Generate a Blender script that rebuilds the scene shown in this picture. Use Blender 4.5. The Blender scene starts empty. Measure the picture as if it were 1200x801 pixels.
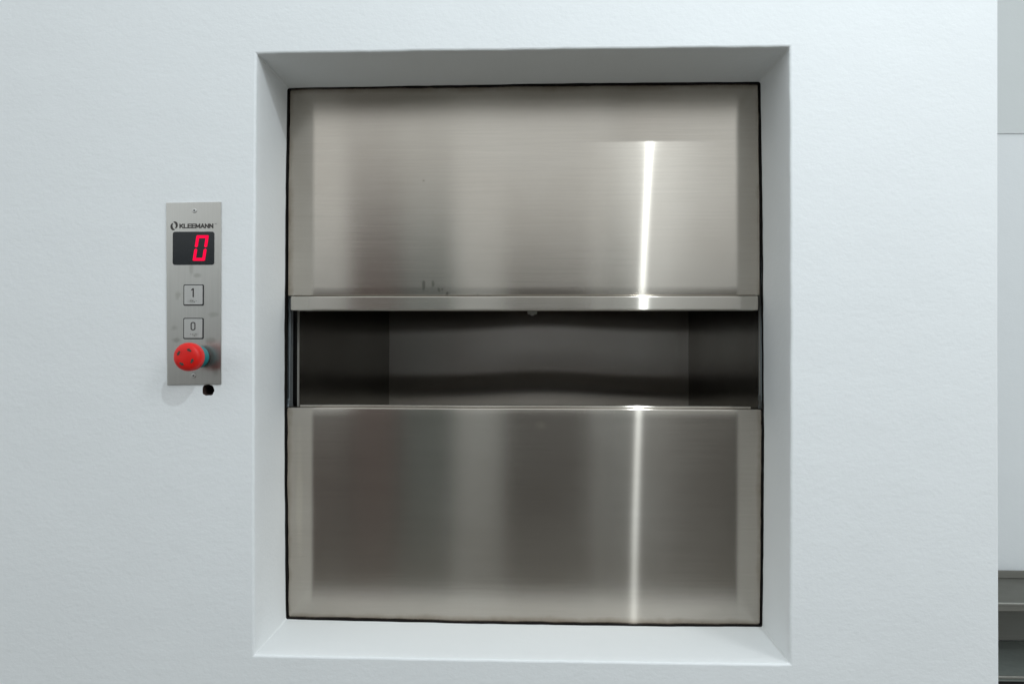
import bpy, bmesh, math, random
from mathutils import Vector, noise, Matrix
random.seed(4)
PI = math.pi
scene = bpy.context.scene
COL = scene.collection
H = 1.40                                   # eye height above the floor; z below is floor based

# ---------------------------------------------------------------- camera
cd = bpy.data.cameras.new('camera'); cam = bpy.data.objects.new('camera', cd); COL.objects.link(cam)
yaw, pitch, roll = 0.03329, 0.00899, -0.0015
cam.rotation_euler = (PI/2 + pitch, roll, yaw)
cam.location = (0, -1.1, H)
cd.sensor_width = 36; cd.lens = 876.85/1200*36
cd.clip_start = 0.02; cd.clip_end = 60
scene.camera = cam

# ---------------------------------------------------------------- light
w = bpy.data.worlds.new('World'); scene.world = w; w.use_nodes = True
bg = w.node_tree.nodes['Background']
bg.inputs[0].default_value = (0.875, 0.93, 0.95, 1); bg.inputs[1].default_value = 1.10

def area(name, loc, aim, size, power, col, shape='DISK', sy=None):
    l = bpy.data.lights.new(name, 'AREA'); l.shape = shape; l.size = size
    if sy: l.size_y = sy
    l.energy = power; l.color = col
    o = bpy.data.objects.new(name, l); COL.objects.link(o); o.location = loc
    o.rotation_euler = (Vector(aim)-Vector(loc)).to_track_quat('-Z', 'Y').to_euler()
    return o
area('ceiling_spot', (0.410, -1.10, H+1.19), (0.25, 0.1, H-0.1), 0.024, 7.0, (0.86, 0.95, 1.0))
area('added_fill_light', (1.75, -1.70, H+1.32), (1.0, -.6, 0), 0.55, 15, (0.95, 0.98, 1.0), 'RECTANGLE', 1.3)  # added soft fill from the right, no known fitting there

vs = scene.view_settings
vs.view_transform = 'Standard'; vs.look = 'None'; vs.exposure = 0.08; vs.gamma = 1
scene.render.engine = 'CYCLES'

# ---------------------------------------------------------------- node helpers
def newmat(name):
    m = bpy.data.materials.new(name); m.use_nodes = True
    nt = m.node_tree; nt.nodes.clear()
    out = nt.nodes.new('ShaderNodeOutputMaterial')
    return m, nt, out
def N(nt, t, **kw):
    n = nt.nodes.new(t)
    for k, v in kw.items():
        if k in n.inputs: n.inputs[k].default_value = v
        else: setattr(n, k, v)
    return n
def L(nt, a, b): nt.links.new(a, b)
def noise_n(nt, vec, scale, detail=3, rough=.55, sc=(1, 1, 1)):
    mp = N(nt, 'ShaderNodeMapping'); mp.inputs['Scale'].default_value = sc
    L(nt, vec, mp.inputs['Vector'])
    n = N(nt, 'ShaderNodeTexNoise'); n.inputs['Scale'].default_value = scale
    n.inputs['Detail'].default_value = detail; n.inputs['Roughness'].default_value = rough
    L(nt, mp.outputs[0], n.inputs['Vector']); return n.outputs['Fac']
def ramp(nt, fac, stops):
    r = N(nt, 'ShaderNodeValToRGB'); e = r.color_ramp.elements
    while len(e) < len(stops): e.new(.5)
    for k, (p, c) in enumerate(stops):
        e[k].position = p; e[k].color = c if len(c) == 4 else (*c, 1)
    L(nt, fac, r.inputs[0]); return r.outputs[0]
def math_n(nt, op, a, b=None, clamp=False):
    n = N(nt, 'ShaderNodeMath', operation=op); n.use_clamp = clamp
    for k, v in enumerate((a, b)):
        if v is None: continue
        if isinstance(v, (int, float)): n.inputs[k].default_value = v
        else: L(nt, v, n.inputs[k])
    return n.outputs[0]

def plain(name, col, rough=.5, metal=0, spec=.5, emit=None, coat=0, bump=None):
    m, nt, out = newmat(name)
    p = N(nt, 'ShaderNodeBsdfPrincipled')
    g = N(nt, 'ShaderNodeNewGeometry').outputs['Position']
    f = noise_n(nt, g, 60, 4)
    c = ramp(nt, f, [(.3, tuple(x*.9 for x in col)), (.7, tuple(min(1, x*1.06) for x in col))])
    L(nt, c, p.inputs['Base Color'])
    p.inputs['Roughness'].default_value = rough; p.inputs['Metallic'].default_value = metal
    p.inputs['Specular IOR Level'].default_value = spec; p.inputs['Coat Weight'].default_value = coat
    if emit:
        p.inputs['Emission Color'].default_value = (*emit[0], 1); p.inputs['Emission Strength'].default_value = emit[1]
    if bump:
        b = N(nt, 'ShaderNodeBump'); b.inputs['Strength'].default_value = 1; b.inputs['Distance'].default_value = bump[1]
        L(nt, noise_n(nt, g, bump[0], 4), b.inputs['Height']); L(nt, b.outputs[0], p.inputs['Normal'])
    L(nt, p.outputs[0], out.inputs[0]); return m

def plaster(name, col, orange=1.0):
    m, nt, out = newmat(name)
    p = N(nt, 'ShaderNodeBsdfPrincipled')
    g = N(nt, 'ShaderNodeNewGeometry').outputs['Position']
    f = noise_n(nt, g, 3.2, 4)
    c = ramp(nt, f, [(.3, tuple(x*.975 for x in col)), (.7, col)])
    # sparse tiny specks and pinholes in the paint
    vo = N(nt, 'ShaderNodeTexVoronoi'); vo.inputs['Scale'].default_value = 11; L(nt, g, vo.inputs['Vector'])
    vd = math_n(nt, 'ADD', vo.outputs['Distance'], math_n(nt, 'MULTIPLY', noise_n(nt, g, 2.3, 2), .10))
    sp = ramp(nt, vd, [(.048, (.62, .60, .57)), (.056, (1, 1, 1))])
    mq = N(nt, 'ShaderNodeMix', data_type='RGBA', blend_type='MULTIPLY'); mq.inputs[0].default_value = 1
    L(nt, c, mq.inputs[6]); L(nt, sp, mq.inputs[7]); c = mq.outputs[2]
    L(nt, c, p.inputs['Base Color'])
    p.inputs['Roughness'].default_value = .62; p.inputs['Specular IOR Level'].default_value = .35
    # roller stipple: two sizes of relief, slightly stretched sideways
    a = noise_n(nt, g, 170, 3, .6, (.9, 1, 1.1)); b = noise_n(nt, g, 75, 3, .55, (.85, 1, 1.15)); d = noise_n(nt, g, 7, 2)
    h = math_n(nt, 'ADD', math_n(nt, 'MULTIPLY', a, .00030*orange), math_n(nt, 'MULTIPLY', b, .00042*orange))
    h = math_n(nt, 'ADD', h, math_n(nt, 'MULTIPLY', d, .0018))
    bp = N(nt, 'ShaderNodeBump'); bp.inputs['Strength'].default_value = 1; bp.inputs['Distance'].default_value = 1.0
    L(nt, h, bp.inputs['Height']); L(nt, bp.outputs[0], p.inputs['Normal'])
    L(nt, p.outputs[0], out.inputs[0]); return m

def steel(name, tint=(.545, .503, .448), grain='x', rz=.170, ani=.62, wide=.14, rz2=.215, ani2=.92, third=(.40, .66, .19), marks=(), edge=None, streak=1.0):
    """brushed stainless steel: a tight lobe and a wide lobe, both drawn out across the grain"""
    m, nt, out = newmat(name)
    g = N(nt, 'ShaderNodeNewGeometry').outputs['Position']
    sc = (1.2, 1, 90) if grain == 'x' else (90, 1, 1.2)
    fine = noise_n(nt, g, 9, 5, .65, sc)
    sc2 = (.7, 1, 62) if grain == 'x' else (62, 1, .7)
    hair = noise_n(nt, g, 9, 6, .75, sc2)
    cloud = noise_n(nt, g, 4.5, 4, .55)
    t = tuple(tint)
    c1 = ramp(nt, hair, [(.25, tuple(x*(1-.085*streak) for x in t)), (.75, tuple(min(1, x*(1+.065*streak)) for x in t))])
    mx = N(nt, 'ShaderNodeMix', data_type='RGBA', blend_type='MULTIPLY'); mx.inputs[0].default_value = 1
    L(nt, c1, mx.inputs[6]); L(nt, ramp(nt, cloud, [(.3, (.88, .865, .85)), (.7, (1, 1, 1))]), mx.inputs[7])
    col = mx.outputs[2]
    sep = N(nt, 'ShaderNodeSeparateXYZ'); L(nt, g, sep.inputs[0])
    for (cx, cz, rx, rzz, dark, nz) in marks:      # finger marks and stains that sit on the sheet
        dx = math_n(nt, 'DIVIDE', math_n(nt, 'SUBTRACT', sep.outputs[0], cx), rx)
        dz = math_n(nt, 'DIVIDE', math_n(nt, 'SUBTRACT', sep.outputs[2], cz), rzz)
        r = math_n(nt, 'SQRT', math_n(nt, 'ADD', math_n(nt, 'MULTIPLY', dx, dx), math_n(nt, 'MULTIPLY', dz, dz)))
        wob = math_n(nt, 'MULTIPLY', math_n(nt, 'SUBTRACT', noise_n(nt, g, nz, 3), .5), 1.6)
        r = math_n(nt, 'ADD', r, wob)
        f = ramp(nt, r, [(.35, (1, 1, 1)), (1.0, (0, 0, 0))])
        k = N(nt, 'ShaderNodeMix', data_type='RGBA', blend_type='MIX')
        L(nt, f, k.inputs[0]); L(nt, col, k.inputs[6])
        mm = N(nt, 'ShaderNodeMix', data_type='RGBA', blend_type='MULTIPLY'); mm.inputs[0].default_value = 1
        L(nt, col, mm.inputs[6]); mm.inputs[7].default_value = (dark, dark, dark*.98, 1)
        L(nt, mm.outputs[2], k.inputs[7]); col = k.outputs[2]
    if edge:                                       # brownish grime creeping in from the sealant
        ex = math_n(nt, 'ABSOLUTE', math_n(nt, 'ADD', sep.outputs[0], .0245)); ez = math_n(nt, 'ABSOLUTE', math_n(nt, 'SUBTRACT', sep.outputs[2], H-.007))
        e_ = math_n(nt, 'MAXIMUM', math_n(nt, 'SUBTRACT', ex, .394), math_n(nt, 'SUBTRACT', ez, .444))
        e_ = math_n(nt, 'ADD', e_, math_n(nt, 'MULTIPLY', math_n(nt, 'SUBTRACT', noise_n(nt, g, 26, 4, .65), .5), .016))
        f = ramp(nt, math_n(nt, 'ADD', math_n(nt, 'MULTIPLY', e_, 60), .62), [(.10, (0, 0, 0)), (.75, (1, 1, 1))])
        k = N(nt, 'ShaderNodeMix', data_type='RGBA', blend_type='MIX'); L(nt, f, k.inputs[0]); L(nt, col, k.inputs[6])
        mm = N(nt, 'ShaderNodeMix', data_type='RGBA', blend_type='MULTIPLY'); mm.inputs[0].default_value = 1
        L(nt, col, mm.inputs[6]); mm.inputs[7].default_value = (.60, .54, .48, 1); L(nt, mm.outputs[2], k.inputs[7]); col = k.outputs[2]
    tv = N(nt, 'ShaderNodeCombineXYZ')
    tv.inputs[0 if grain == 'x' else 2].default_value = 1
    bp = N(nt, 'ShaderNodeBump'); bp.inputs['Strength'].default_value = 1; bp.inputs['Distance'].default_value = .000004*streak
    L(nt, fine, bp.inputs['Height'])
    lobes = []
    for (r, a) in ((rz, ani), (rz2, ani2)) + ((third[:2],) if third else ()):
        s = N(nt, 'ShaderNodeBsdfAnisotropic'); s.distribution = 'GGX' if a > .8 else 'BECKMANN'
        rr = math_n(nt, 'ADD', r-.015-.03*streak, math_n(nt, 'ADD', math_n(nt, 'MULTIPLY', cloud, .03), math_n(nt, 'MULTIPLY', hair, .06*streak)))
        L(nt, rr, s.inputs['Roughness']); s.inputs['Anisotropy'].default_value = a
        L(nt, col, s.inputs['Color']); L(nt, tv.outputs[0], s.inputs['Tangent']); L(nt, bp.outputs[0], s.inputs['Normal'])
        lobes.append(s)
    ms = N(nt, 'ShaderNodeMixShader'); ms.inputs[0].default_value = wide
    L(nt, lobes[0].outputs[0], ms.inputs[1]); L(nt, lobes[1].outputs[0], ms.inputs[2])
    if third:
        m3 = N(nt, 'ShaderNodeMixShader'); m3.inputs[0].default_value = third[2]
        L(nt, ms.outputs[0], m3.inputs[1]); L(nt, lobes[2].outputs[0], m3.inputs[2]); ms = m3
    L(nt, ms.outputs[0], out.inputs[0]); return m

M = {}
M['wall'] = plaster('white_wall_paint', (.775, .80, .81))
M['far'] = plaster('far_wall_paint', (.80, .835, .85), .8)
M['beam'] = plaster('bulkhead_face', (.67, .705, .705), .6)  # a little darker than the far wall
M['hole'] = plain('hole_core', (.035, .016, .012), .95, bump=(300, .002))
M['dark'] = plain('shaft_dark', (.03, .03, .03), .9)
M['seal'] = plain('black_sealant', (.006, .005, .005), .8, spec=.12, bump=(200, .0012))
M['door'] = steel('door_steel', edge=True, marks=(
    (-.1895, H+.106, .0035, .011, .62, 70), (-.1740, H+.108, .003, .007, .68, 90), (-.1640, H+.098, .003, .004, .7, 120),
    (-.150, H+.092, .003, .0035, .6, 120), (-.1585, H+.099, .002, .003, .7, 120), (-.190, H+.281, .0022, .0022, .6, 100),
    (-.099, H+.090, .0018, .003, .7, 100)))
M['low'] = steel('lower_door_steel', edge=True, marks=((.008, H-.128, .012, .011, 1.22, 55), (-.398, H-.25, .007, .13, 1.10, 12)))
M['lip'] = steel('rail_steel', tint=(.58, .545, .49), wide=.4)
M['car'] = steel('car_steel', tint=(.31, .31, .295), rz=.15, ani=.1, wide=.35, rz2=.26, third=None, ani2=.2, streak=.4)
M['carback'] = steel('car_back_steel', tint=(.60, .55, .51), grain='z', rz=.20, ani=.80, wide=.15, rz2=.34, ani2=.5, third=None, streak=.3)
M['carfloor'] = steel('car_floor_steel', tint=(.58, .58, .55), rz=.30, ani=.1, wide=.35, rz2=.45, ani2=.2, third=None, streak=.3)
M['plate'] = steel('plate_steel', tint=(.52, .512, .485), grain='z', rz=.30, ani=.30, wide=.30, rz2=.6, third=None, ani2=.2,
                   marks=((-.515, H+.117, .004, .012, .82, 60), (-.540, H+.030, .007, .006, .8, 60), (-.480, H+.050, .012, .005, .85, 50), (-.506, H+.108, .010, .004, .80, 90), (-.535, H+.078, .006, .009, .84, 110), (-.486, H+.012, .010, .006, .78, 80), (-.536, H+.012, .008, .004, .78, 100), (-.478, H-.030, .008, .012, .80, 70)))
M['key'] = steel('key_steel', marks=((-.513, H+.069, .008, .004, .74, 140), (-.508, H+.020, .005, .003, .82, 150)), tint=(.55, .55, .535), grain='z', rz=.5, ani=.2, wide=.4, rz2=.6, third=None, ani2=.2)
M['rail'] = plain('galvanised_rail', (.42, .47, .50), .35, metal=.9)
M['trim'] = plain('bright_trim', (.36, .35, .32), .4, metal=.25)
M['rim'] = plain('rim_steel', (.34, .34, .31), .4, metal=.6)
M['groove'] = plain('groove_dark', (.02, .02, .022), .6)
M['print'] = plain('engraved_print', (.035, .030, .028), .6)
M['glass'] = plain('display_glass', (.006, .008, .010), .12, spec=.4)
M['led'] = plain('led_red', (.25, .0, .01), .5, spec=.1, emit=((1.0, .0, .055), .95))
M['red'] = plain('red_plastic', (.66, .011, .008), .42, spec=.3)
M['teal'] = plain('teal_plastic', (.0, .17, .19), .4)
M['arrow'] = plain('arrow_recess', (.03, .045, .035), .6)
M['floor'] = plain('floor_tile', (.15, .137, .115), .45)
M['undershelf'] = plain('undershelf_steel', (.26, .29, .27), .5, metal=.3)
M['table'] = steel('worktable_steel', tint=(.22, .22, .20), rz=.5, ani=.6, wide=.4, rz2=.6, third=None, ani2=.4)

# ---------------------------------------------------------------- mesh helpers
def obj(name, bm, mat, parent=None, smooth=False, bevel=0, seg=2):
    me = bpy.data.meshes.new(name); bmesh.ops.recalc_face_normals(bm, faces=bm.faces)
    for e in bm.edges:
        if len(e.link_faces) == 2 and e.calc_face_angle(0) > .7: e.smooth = False
    bm.to_mesh(me); bm.free()
    for m in (mat if isinstance(mat, (list, tuple)) else [mat]): me.materials.append(m)
    if smooth: me.polygons.foreach_set('use_smooth', [True]*len(me.polygons))
    o = bpy.data.objects.new(name, me); COL.objects.link(o)
    if bevel:
        b = o.modifiers.new('bevel', 'BEVEL'); b.width = bevel; b.segments = seg; b.limit_method = 'ANGLE'; b.harden_normals = False
    if parent: o.parent = parent; o.matrix_parent_inverse = Matrix.Translation(-parent.location)
    return o
def tag(o, label=None, cat=None, group=None, kind=None):
    for k, v in (('label', label), ('category', cat), ('group', group), ('kind', kind)):
        if v: o[k] = v
    return o
def empty(name, loc, label, cat):
    o = bpy.data.objects.new(name, None); COL.objects.link(o); o.location = loc; o.empty_display_size = .1
    return tag(o, label, cat)
def box(bm, x0, x1, y0, y1, z0, z1):
    v = [bm.verts.new((x, y, z)) for x in (x0, x1) for y in (y0, y1) for z in (z0, z1)]
    for f in ((0, 1, 3, 2), (4, 6, 7, 5), (0, 4, 5, 1), (2, 3, 7, 6), (0, 2, 6, 4), (1, 5, 7, 3)): bm.faces.new([v[i] for i in f])
def boxo(name, b, mat, parent=None, bevel=0, seg=2):
    bm = bmesh.new(); box(bm, *b); return obj(name, bm, mat, parent, bevel=bevel, seg=seg)
def lathe_y(bm, prof, cx, cz, n=48):
    """profile of (radius, y) turned about an axis along y"""
    rings = []
    for r, y in prof:
        if r < 1e-6: rings.append([bm.verts.new((cx, y, cz))])
        else: rings.append([bm.verts.new((cx+r*math.cos(2*PI*k/n), y, cz+r*math.sin(2*PI*k/n))) for k in range(n)])
    for a, b in zip(rings, rings[1:]):
        for k in range(n):
            q = [a[k % len(a)], a[(k+1) % len(a)], b[(k+1) % len(b)], b[k % len(b)]]
            q = list(dict.fromkeys(q))
            if len(q) > 2: bm.faces.new(q)
def extrude_poly(bm, pts, y0, y1):
    a = [bm.verts.new((x, y0, z)) for x, z in pts]; b = [bm.verts.new((x, y1, z)) for x, z in pts]
    bm.faces.new(a); bm.faces.new(b[::-1]); n = len(pts)
    for k in range(n): bm.faces.new([a[k], b[k], b[(k+1) % n], a[(k+1) % n]])
def nz(x, s=0): return noise.noise(Vector((x, s*7.3, s*1.7)))

# ---------------------------------------------------------------- wall with its splayed-in opening
D = .1439
# corners of the opening in the face and at the back (the plaster is a little out of true)
OUT = [(-.4190, H+.4395), (.3674, H+.4400), (.3668, H-.4550), (-.4185, H-.4540)]      # TL TR BR BL
INN = [(-.4190, H+.4365), (.3668, H+.4390), (.3690, H-.4535), (-.4185, H-.4515)]
NS = 70
def loop(c, rad, amp, seed, freq=9, inset=0):
    cx = sum(p[0] for p in c)/4; cz = sum(p[1] for p in c)/4
    pts = []
    q = [Vector((p[0]+(inset if p[0] < cx else -inset), p[1]+(inset if p[1] < cz else -inset))) for p in c]
    for k in range(4):
        a, b = q[k], q[(k+1) % 4]; prev = q[k-1]
        d1 = (b-a).normalized(); d0 = (prev-a).normalized()
        p0 = a+d0*rad; p1 = a+d1*rad
        for i in range(6):
            t = i/6; pts.append((1-t)**2*p0+2*t*(1-t)*a+t*t*p1)
        e = b-d1*rad
        for i in range(NS): pts.append(p1.lerp(e, i/NS))
    out = []
    for i, p in enumerate(pts):
        rv = (p-Vector((cx, cz))); 
        # push in the normal direction of the nearer side
        n = Vector((1 if rv.x > 0 else -1, 0)) if abs(rv.x)/.39 > abs(rv.y)/.445 else Vector((0, 1 if rv.y > 0 else -1))
        s = p.x+p.y*1.3
        o = amp*(nz(s*freq, seed)+.5*nz(s*freq*4, seed+3)+.25*nz(s*freq*14, seed+5))
        out.append(p+n*o)
    return out
bm = bmesh.new()
X0, X1, Z0, Z1 = -2.6, .6600, 0, 2.9
outer = [bm.verts.new(v) for v in ((X0, 0, Z0), (.6585, 0, Z0), (.6605, 0, H), (.6632, 0, H+.6), (.6632, 0, Z1), (X0, 0, Z1))]
ed = [bm.edges.new((outer[i], outer[(i+1) % 6])) for i in range(6)]
BV = .0035
BELLY_O = .0015
def belly(pts, a):
    out = []
    for p in pts:
        s = 1 if p.x > -.025 else -1; f = max(0, 1-((p.y-H)/.445)**2) if abs(p.x+.025) > .30 else 0
        g = max(0, 1-((p.x+.025)/.39)**2)*(1 if p.y > H else -1)
        out.append(Vector((p.x+s*a*f*(abs(p.x+.025)/.39)**8, p.y+g*a*.6*(abs(p.y-H)/.445)**8)))
    return out
rings = []
for k in range(5):
    a = k/4*PI/2
    inset = -BV*(1-math.sin(a)); y = BV*(1-math.cos(a))
    rings.append([bm.verts.new((p.x, y, p.y)) for p in belly(loop(OUT, .002, .0010, 1, inset=inset), BELLY_O)])
# straight run to the back edge, subdivided
o2 = belly(loop(OUT, .002, .0010, 1), BELLY_O); i2 = belly(loop(INN, .0045, .0009, 2, freq=7), .0035)
for k in range(1, 9):
    t = k/8; y = BV+(D-.004-BV)*t
    rings.append([bm.verts.new((a.x*(1-t)+b.x*t, y, a.y*(1-t)+b.y*t)) for a, b in zip(o2, i2)])
n = len(rings[0])
# cable hole beside the control plate
hc = (-.4895, H-.0622); hp = []
for k in range(26):
    a = 2*PI*k/26; sq = 1/max(abs(math.cos(a)), abs(math.sin(a)))**.28
    r = .0088*sq*(1+.10*nz(k*.9, 8)); hp.append((hc[0]+r*math.cos(a)*1.02, hc[1]+r*math.sin(a)*.92))
hole = [bm.verts.new((x, 0, z)) for x, z in hp]
ed += [bm.edges.new((rings[0][i], rings[0][(i+1) % n])) for i in range(n)]
ed += [bm.edges.new((hole[i], hole[(i+1) % 26])) for i in range(26)]
bmesh.ops.triangle_fill(bm, use_beauty=True, edges=ed, use_dissolve=False, normal=(0, -1, 0))
for a, b in zip(rings, rings[1:]):
    for i in range(n):
        f = bm.faces.new([a[i], a[(i+1) % n], b[(i+1) % n], b[i]]); f.smooth = True
# inside of the cable hole
h1 = [bm.verts.new((hc[0]+(x-hc[0])*.9, .004, hc[1]+(z-hc[1])*.9)) for x, z in hp]
h2 = [bm.verts.new((hc[0]+(x-hc[0])*.8, .06, hc[1]+(z-hc[1])*.8)) for x, z in hp]
for a, b in ((hole, h1), (h1, h2)):
    for i in range(26):
        f = bm.faces.new([a[i], a[(i+1) % 26], b[(i+1) % 26], b[i]]); f.material_index = 1
f = bm.faces.new(h2); f.material_index = 1
# returning side face at the free end of the wall, with a narrow rounded arris
for a, b in ((1, 2), (2, 3), (3, 4)):
    p, q = outer[a].co, outer[b].co
    prev = [outer[a], outer[b]]
    for dx, dy in ((.0012, .0003), (.0027, .0012), (.0032, .003), (.0032, .55)):
        cur = [bm.verts.new((p.x+dx, dy, p.z)), bm.verts.new((q.x+dx, dy, q.z))]
        f = bm.faces.new([prev[0], cur[0], cur[1], prev[1]]); prev = cur
wall = obj('wall', bm, [M['wall'], M['hole']]); tag(wall, kind='structure')

# shaft behind the opening (open towards the doors)
bm = bmesh.new()
sx0, sx1, sy0, sy1, sz0, sz1 = -.56, .52, D-.003, 1.2, .3, 2.5
v = lambda x, y, z: bm.verts.new((x, y, z))
for q in (((sx0, sy0, sz0), (sx0, sy1, sz0), (sx0, sy1, sz1), (sx0, sy0, sz1)), ((sx1, sy0, sz0), (sx1, sy1, sz0), (sx1, sy1, sz1), (sx1, sy0, sz1)),
          ((sx0, sy1, sz0), (sx1, sy1, sz0), (sx1, sy1, sz1), (sx0, sy1, sz1)), ((sx0, sy0, sz1), (sx1, sy0, sz1), (sx1, sy1, sz1), (sx0, sy1, sz1)),
          ((sx0, sy0, sz0), (sx1, sy0, sz0), (sx1, sy1, sz0), (sx0, sy1, sz0))):
    bm.faces.new([v(*p) for p in q])
ra = [v(p.x, sy0, p.y) for p in i2]
cx, cz = (sx0+sx1)/2, (sz0+sz1)/2
rb = []
for p in i2:
    dx, dz = p.x-cx, p.y-cz; s = min((sx1-cx)/max(abs(dx), 1e-6), (sz1-cz)/max(abs(dz), 1e-6)); rb.append(v(cx+dx*s, sy0, cz+dz*s))
for i in range(n): bm.faces.new([ra[i], ra[(i+1) % n], rb[(i+1) % n], rb[i]])
tag(obj('shaft', bm, M['dark']), kind='structure')

# ---------------------------------------------------------------- dumbwaiter
lift = empty('dumbwaiter', (-.025, D, H-.46), 'brushed stainless steel dumbwaiter hatch with a dark slot between its doors, in the recess', 'dumbwaiter')
def sheet(name, x0, x1, z0, z1, y, th, mat, parent, bow=.0006, seed=0, nx=40, nzz=24, roll=.0022, edges='b'):
    """a sheet metal panel with a faint bow and a rolled edge at its meeting side"""
    bm = bmesh.new(); g = []
    for j in range(nzz+1):
        row = []
        for i in range(nx+1):
            x = x0+(x1-x0)*i/nx; z = z0+(z1-z0)*j/nzz
            yy = y+bow*(nz(x*2.2, seed)+.5*nz(z*2.5, seed+2))+bow*.5*nz(x*1.3+z*1.9, seed+4)
            row.append(bm.verts.new((x, yy, z)))
        g.append(row)
    for j in range(nzz):
        for i in range(nx): bm.faces.new([g[j][i], g[j][i+1], g[j+1][i+1], g[j+1][i]]).smooth = True
    # rolled edge and return
    row = g[0] if edges == 'b' else g[-1]; sg = -1 if edges == 'b' else 1
    prev = row
    for k in range(1, 5):
        a = k/4*PI/2
        cur = [bm.verts.new((v_.co.x, v_.co.y+roll*(1-math.cos(a)), v_.co.z+sg*roll*math.sin(a))) for v_ in row]
        for i in range(nx): bm.faces.new([prev[i], prev[i+1], cur[i+1], cur[i]]).smooth = True
        prev = cur
    cur = [bm.verts.new((v_.co.x, y+th, v_.co.z)) for v_ in prev]
    for i in range(nx): bm.faces.new([prev[i], prev[i+1], cur[i+1], cur[i]])
    zz = z1 if edges == 'b' else z0
    end = [bm.verts.new((v_.co.x, y+th, zz)) for v_ in cur]
    for i in range(nx): bm.faces.new([cur[i], cur[i+1], end[i+1], end[i]])
    for i in (0, nx): bm.faces.new([g[0][i], g[-1][i], end[i], cur[i]]) if edges == 'b' else bm.faces.new([g[0][i], end[i], cur[i], g[-1][i]])
    return obj(name, bm, mat, parent)
up = sheet('upper_door', -.4185, .3665, H+.0895, H+.4500, D+.0016, .026, M['door'], lift, seed=1, roll=.0012)
bm = bmesh.new(); box(bm, -.4105, .3612, D-.011, D+.024, H+.0632, H+.0870)
obj('door_rail', bm, M['lip'], up, bevel=.0022, seg=3)
lo = sheet('lower_door', -.4200, .3700, H-.4650, H-.1010, D+.0016, .026, M['low'], lift, seed=6, edges='t', roll=.0022)
boxo('door_rail', (-.402, .356, D+.012, D+.030, H-.1010, H-.0955), M['lip'], lo, bevel=.001)

bm = bmesh.new(); box(bm, -.016, .000, D+.026, D+.040, H+.0590, H+.0660); box(bm, -.011, -.005, D+.024, D+.036, H+.0565, H+.0592)
obj('door_catch', bm, M['rim'], up, bevel=.0012)

# irregular black sealant between plaster and steel
bm = bmesh.new(); A = []; B = []; C_ = []; cxx_ = -.025
q2 = []
for i, p in enumerate(i2):
    s = p.x+p.y*1.3
    wd = .0024+.0010*nz(s*16, 11)+.0008*nz(s*60, 12)
    if abs(p.x-cxx_) > .38 and abs(p.y-H+.018) < .085: wd = .0030 if p.x < 0 else .0022
    cxx = -.025; dirx = 1 if p.x < cxx else -1; dirz = 1 if p.y < H else -1
    sidex = abs(p.x-cxx)/.39; sidez = abs(p.y-H)/.445
    ix = dirx*wd if sidex > .985 else 0; iz = dirz*wd*.9 if sidez > .985 else 0
    A.append(bm.verts.new((p.x-dirx*.0035, D-.0052, p.y-dirz*.0035))); B.append(bm.verts.new((p.x+ix*.6, D-.0040, p.y+iz*.6))); C_.append(bm.verts.new((p.x+ix, D-.0008, p.y+iz)))
for a, b in ((A, B), (B, C_)):
    for i in range(n):
        zc = a[i].co.z
        bm.faces.new([a[i], a[(i+1) % n], b[(i+1) % n], b[i]]).smooth = True
obj('sealant', bm, M['seal'], lift)

# guide rails beside the slot
for sx in (-1, 1):
    x = -.4225 if sx < 0 else .3762
    bm = bmesh.new(); box(bm, x-.0022, x+.0022, D+.018, D+.034, H-.46, H+.42)
    r = obj('guide_rail', bm, M['rail'], lift, bevel=.0008)
    bm = bmesh.new(); box(bm, x-.0040, x+.0040, D+.006, D+.030, H-.1000, H-.0945); box(bm, x-.0030, x+.0030, D+.012, D+.028, H-.0945, H-.086)
    if sx > 0: box(bm, x-.0042, x+.0042, D+.010, D+.030, H-.0860, H-.0770)
    obj('guide_shoe', bm, M['rail'], r, bevel=.001)
    # outer angle
    xo = x+sx*.0110
    boxo('frame_angle', (xo-.001, xo+.001, D+.012, D+.05, H-.46, H+.42), M['dark'], lift)

# the car, standing a degree askew
car = bpy.data.objects.new('car', None); COL.objects.link(car)
car.parent = lift; car.matrix_parent_inverse = Matrix.Translation(-lift.location)
car.location = (-.021, .18, H); car.rotation_euler = (0, 0, -.030)
def carpart(name, bm, mat, bevel=0, seg=2, smooth=False):
    o = obj(name, bm, mat, None, bevel=bevel, seg=seg, smooth=smooth); o.parent = car; return o
cw = .3955; cdp = .70; zf = -.1690; zt = .52
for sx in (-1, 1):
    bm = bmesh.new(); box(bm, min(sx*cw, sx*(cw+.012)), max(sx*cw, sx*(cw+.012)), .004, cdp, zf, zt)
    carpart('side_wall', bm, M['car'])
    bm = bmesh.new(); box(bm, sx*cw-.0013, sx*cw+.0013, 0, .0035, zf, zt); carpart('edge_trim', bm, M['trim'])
bm = bmesh.new(); g = []
for j in range(25):
    row = []
    for i in range(49):
        x = -cw+2*cw*i/48; z = zf+(zt-zf)*j/24
        k = math.exp(-((x-.02)/.19)**2)
        row.append(bm.verts.new((x, cdp+.0058*-k*(z+.03)*2.2+.0008*nz(x*4, 3), z)))
    g.append(row)
for j in range(24):
    for i in range(48): bm.faces.new([g[j][i], g[j][i+1], g[j+1][i+1], g[j+1][i]]).smooth = True
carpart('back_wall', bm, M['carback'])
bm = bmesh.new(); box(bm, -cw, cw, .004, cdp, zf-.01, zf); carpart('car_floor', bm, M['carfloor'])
bm = bmesh.new(); box(bm, -cw, cw, .004, cdp, zt, zt+.01); carpart('car_roof', bm, M['car'])

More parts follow.
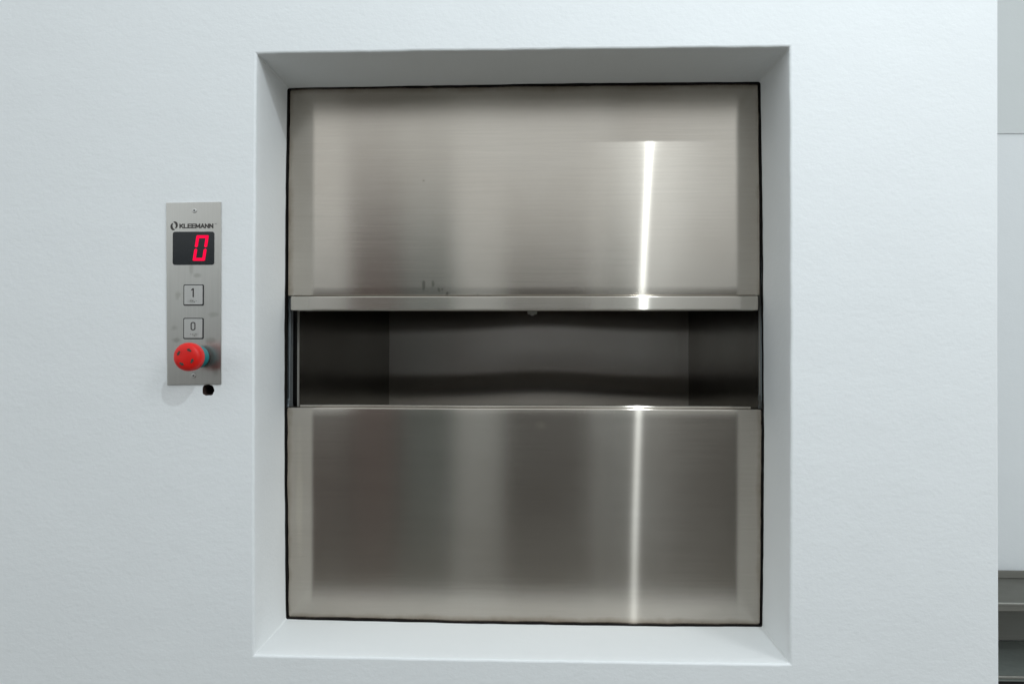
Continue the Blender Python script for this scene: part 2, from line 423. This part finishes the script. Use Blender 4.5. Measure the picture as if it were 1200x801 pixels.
# ---------------------------------------------------------------- control plate
cp = empty('control_panel', (-.511, 0, H-.055), 'narrow steel call plate with red lit digit, two keys and red stop button', 'control panel')
bm = bmesh.new(); extrude_poly(bm, [(-.5538, H+.2170), (-.4707, H+.2180), (-.4691, H-.0535), (-.5508, H-.0548)], -.0022, -.0002)
obj('plate', bm, M['plate'], cp, bevel=.0006)
def rrect(x0, x1, z0, z1, r, k=5):
    pts = []
    for cx, cz, a0 in ((x1-r, z1-r, 0), (x0+r, z1-r, 90), (x0+r, z0+r, 180), (x1-r, z0+r, 270)):
        for i in range(k+1):
            a = math.radians(a0+90*i/k); pts.append((cx+r*math.cos(a), cz+r*math.sin(a)))
    return pts
bm = bmesh.new(); extrude_poly(bm, rrect(-.5432, -.4805, H+.1240, H+.1735, .0035), -.0030, -.0020)
disp = obj('display_window', bm, M['glass'], cp, bevel=.0003)
# seven-segment zero, its middle bar unlit
dx0, dw, dh, zc, sl = -.5005, .0225, .0380, H+.1490, .155
def SL(x, z): return (dx0+x+(z)*sl, zc+z)
t = .0043; hw = dw/2-.002; hh = dh/2
segs = []
gp = .0005
segs.append([(-hw+gp, hh), (hw-gp, hh), (hw-t+.0005, hh-t), (-hw+t-.0005, hh-t)])
segs.append([(-hw+gp, -hh), (hw-gp, -hh), (hw-t+.0005, -hh+t), (-hw+t-.0005, -hh+t)])
for s in (-1, 1):
    for u in (-1, 1):
        segs.append([(s*hw, u*(hh-gp)), (s*(hw-t), u*(hh-t)), (s*(hw-t), u*.0022), (s*(hw-t/2), u*.0009), (s*hw, u*.0022)])
for sgm in segs:
    bm = bmesh.new(); extrude_poly(bm, [SL(*p) for p in sgm], -.0034, -.0031)
    obj('lit_segment', bm, M['led'], disp)
def text_mesh(name, body, x, z, size, sx, mat, parent, y=-.0024, off=.0, align='LEFT', th=.00008):
    c = bpy.data.curves.new(name, 'FONT'); c.body = body; c.size = size; c.offset = off; c.align_x = align; c.extrude = th; c.resolution_u = 4
    to = bpy.data.objects.new(name, c); COL.objects.link(to)
    to.rotation_euler = (PI/2, 0, 0); to.scale = (sx, 1, 1); to.location = (x, y, z)
    bpy.context.view_layer.update()
    dg = bpy.context.evaluated_depsgraph_get(); me = bpy.data.meshes.new_from_object(to.evaluated_get(dg)); me.transform(to.matrix_world)
    bpy.data.objects.remove(to); me.materials.clear(); me.materials.append(mat)
    o = bpy.data.objects.new(name, me); COL.objects.link(o); o.parent = parent
    root = parent
    while root.parent: root = root.parent
    o.matrix_parent_inverse = Matrix.Translation(-root.location) if parent is root else Matrix.Identity(4)
    return o
GL = {'K': [((0, 0), (0, 1)), ((.1, .42), (.86, 1)), ((.3, .58), (.9, 0))], 'L': [((0, 0), (0, 1)), ((0, 0), (.85, 0))],
      'E': [((0, 0), (0, 1)), ((0, 0), (.85, 0)), ((0, .5), (.8, .5)), ((0, 1), (.85, 1))],
      'M': [((0, 0), (0, 1)), ((1.1, 0), (1.1, 1)), ((0, 1), (.55, .2)), ((1.1, 1), (.55, .2))],
      'A': [((0, 0), (.5, 1)), ((1, 0), (.5, 1)), ((.2, .3), (.8, .3))], 'N': [((0, 0), (0, 1)), ((.9, 0), (.9, 1)), ((0, 1), (.9, 0))]}
xx = -.5325; zb = H+.1793; cw_, ch_, st_ = .0050, .0054, .00175
for q, c in enumerate('KLEEMANN'):
    bm = bmesh.new()
    for m_, (a, b) in enumerate(GL[c]):
        a = Vector((xx+a[0]*cw_, zb+a[1]*ch_)); b = Vector((xx+b[0]*cw_, zb+b[1]*ch_)); d_ = (b-a).normalized(); p_ = Vector((-d_.y, d_.x))*st_*(.5 if abs(d_.x) < .9 else .42)
        a = a-d_*st_*.42; b = b+d_*st_*.42; yy_ = -.00245-m_*.00001
        extrude_poly(bm, [tuple(a-p_), tuple(b-p_), tuple(b+p_), tuple(a+p_)], yy_, -.0021)
    obj('letter', bm, M['print'], cp)
    xx += {'K': .00640, 'L': .00590, 'E': .00600, 'M': .00735, 'A': .0068, 'N': .00665}[c]
tm = text_mesh('trademark', 'TM', -.4800, H+.1845, .0020, 1.0, M['print'], cp)
# emblem: two interlocked curved brackets
def arcpoly(cx, cz, r0, r1, a0, a1, skew, k=10):
    p = []
    for i in range(k+1):
        a = math.radians(a0+(a1-a0)*i/k); w_ = .55+.45*math.sin(PI*i/k)
        p.append((cx+r1*math.cos(a)*.82, cz+r1*math.sin(a)))
    for i in range(k, -1, -1):
        a = math.radians(a0+(a1-a0)*i/k); w_ = .35+.65*math.sin(PI*i/k)
        r = r1-(r1-r0)*w_; p.append((cx+r*math.cos(a)*.82, cz+r*math.sin(a)))
    return p
for (cx, cz, a0, a1) in ((-.5425, H+.1812, 100, 300), (-.5403, H+.1835, -80, 120)):
    bm = bmesh.new(); extrude_poly(bm, arcpoly(cx, cz, 0.0013, .0055, a0, a1, 0), -.0025, -.00225); obj('emblem_bracket', bm, M['print'], cp)
# screws
for z in (H+.2050, H-.0408):
    bm = bmesh.new(); lathe_y(bm, [(.0036, -.0023), (.0034, -.0029), (.0026, -.0031), (.0012, -.0031), (.0010, -.0024), (0, -.0024)], -.5108, z, 24)
    s = obj('screw', bm, M['key'], cp, smooth=False)
    bm = bmesh.new(); lathe_y(bm, [(.0011, -.00255), (0, -.00256)], -.5108, z, 12); obj('socket', bm, M['groove'], s)
# keys
for z, ch in ((H+.0790, '1'), (H+.0293, '0')):
    bm = bmesh.new(); extrude_poly(bm, rrect(-.5265, -.4958, z-.0158, z+.0158, .002), -.0026, -.0020); k = obj('key', bm, M['groove'], cp)
    bm = bmesh.new(); extrude_poly(bm, rrect(-.5250, -.4973, z-.0143, z+.0143, .0015), -.0038, -.0024); obj('key_cap', bm, M['key'], k, bevel=.0004)
    # numeral in thin strokes
    bm = bmesh.new(); cx = -.5112; cz = z+.0035; y0, y1 = -.0041, -.0037
    if ch == '1':
        box(bm, cx-.0009, cx+.0009, y0, y1, cz-.0066, cz+.0066)
        extrude_poly(bm, [(cx-.0009, cz+.0066), (cx-.0009, cz+.0042), (cx-.0032, cz+.0030), (cx-.0032, cz+.0043)], y0, y1)
    else:
        o_ = rrect(cx-.0036, cx+.0036, cz-.0062, cz+.0062, .0030, 4); i_ = rrect(cx-.0021, cx+.0021, cz-.0047, cz+.0047, .0017, 4)
        for q in range(len(o_)):
            r_ = (q+1) % len(o_); extrude_poly(bm, [o_[q], o_[r_], i_[r_], i_[q]], y0, y1)
    obj('numeral', bm, M['print'], k)
    bm = bmesh.new()
    for (bx, bz) in ((-.0035, -.0085), (-.0010, -.0085), (.0020, -.0105), (.0045, -.0085)):
        lathe_y(bm, [(.0006, -.00385), (.0004, -.0042), (0, -.0043)], cx+bx, z+bz, 8)
    obj('braille', bm, M['groove'], k)
# red mushroom stop button
sx_, sz_ = -.5000, H-.0125
bm = bmesh.new(); lathe_y(bm, [(.0150, -.0023), (.0150, -.0080), (.0145, -.0090), (.0145, -.012)], sx_, sz_); st = obj('stop_button', bm, M['groove'], cp, smooth=True)
bm = bmesh.new(); lathe_y(bm, [(.0150, -.010), (.0164, -.011), (.0164, -.029), (.015, -.030)], sx_, sz_); obj('collar', bm, M['teal'], st, smooth=True)
CR = .0205
SH = -.0035
bm = bmesh.new(); lathe_y(bm, [(.0140, -.028), (CR-.0025, -.0285), (CR-.0004, -.0300), (CR, -.0330), (CR, -.0390), (CR-.0008, -.0425), (CR-.0030, -.0452), (CR-.0065, -.0468), (.009, -.0478), (0, -.0482)], sx_, sz_, 64); bmesh.ops.translate(bm, verts=bm.verts, vec=(0, SH, 0))
cap = obj('mushroom_cap', bm, M['red'], st, smooth=True)
for k in range(4):
    a = math.radians(62+90*k); rr = .0112
    cx, cz = sx_+rr*math.cos(a), sz_+rr*math.sin(a); t_ = a+PI/2
    def P(u, v_): return (cx+u*math.cos(t_)-v_*math.sin(t_), cz+u*math.sin(t_)+v_*math.cos(t_))
    bm = bmesh.new(); extrude_poly(bm, [P(-.0034, -.0012), P(.0002, -.0012), P(.0002, -.0025), P(.0036, .0002), P(.0002, .0025), P(.0002, .0013), P(-.0034, .0013)], -.0480+SH, -.0474+SH)
    obj('arrow_mark', bm, M['arrow'], st)

# ---------------------------------------------------------------- beyond the free end of the wall
boxo('floor', (-12, 12, -12, 3, -.05, 0), M['floor'])['kind'] = 'structure'
boxo('far_wall', (.66, 3.4, 1.20, 1.30, 0, 3.2), M['far'])['kind'] = 'structure'
boxo('bulkhead', (.66, 3.4, 1.1965, 1.1995, H+.6500, 3.2), M['beam'])['kind'] = 'structure'
tb = empty('steel_worktable', (1.4, 1.05, 0), 'grey stainless steel bench with an undershelf, beyond the right end of the wall', 'worktable')
boxo('worktop', (.76, 2.2, .912, 1.183, H-.687, H-.671), M['table'], tb, bevel=.002)
boxo('front_lip', (.76, 2.2, .905, .911, H-.668, H-.6625), M['rim'], tb, bevel=.0015)
boxo('back_rim', (.76, 2.2, 1.150, 1.160, H-.6708, H-.650), M['table'], tb, bevel=.001)
boxo('back_panel', (.76, 2.2, 1.165, 1.180, H-.8575, H-.689), M['table'], tb)
boxo('undershelf', (.76, 2.2, .912, 1.163, H-.870, H-.858), M['undershelf'], tb, bevel=.002)
boxo('shelf_lip', (.76, 2.2, .904, .911, H-.859, H-.8525), M['rim'], tb, bevel=.0015)
boxo('dark_filler', (.78, 2.18, .930, 1.160, .0, H-.872), M['dark'], tb)  # added dark block standing in for the darkness under the shelf
for lx in (.765, 2.16):
    for ly in (.915, 1.125): boxo('leg', (lx, lx+.03, ly, ly+.03, H-.8570, H-.688), M['table'], tb)

# ---------------------------------------------------------------- unseen side of the room; units made up for the doors to mirror
opp = boxo('opposite_wall', (-3.2, 3.4, -3.75, -3.6, 0, 2.02), M['far']); tag(opp, kind='structure')
def inner(name, b, col, rough=.45, bevel=.004):  # added blocks that only give bands in the mirroring steel
    return boxo(name, b, plain(name+'_finish', col, rough), opp, bevel=bevel)
inner('added_brown_block', (-1.17, -.90, -3.58, -3.20, .05, 2.38), (.075, .024, .019))
inner('added_low_block', (-2.3, -1.19, -3.58, -3.10, .05, 1.25), (.055, .026, .022))
inner('added_tall_block', (-.88, -.56, -3.59, -3.45, .1, 2.30), (.10, .14, .14))
inner('added_dark_block', (-.20, .35, -3.59, -3.40, .0, 2.02), (.025, .018, .016))  # dark stand-in for the person mirrored behind the camera
inner('added_narrow_block', (.46, .66, -3.59, -3.50, .0, 2.2), (.07, .09, .085))
inner('added_side_block', (.70, 2.4, -3.58, -3.1, .0, 1.55), (.05, .042, .036))
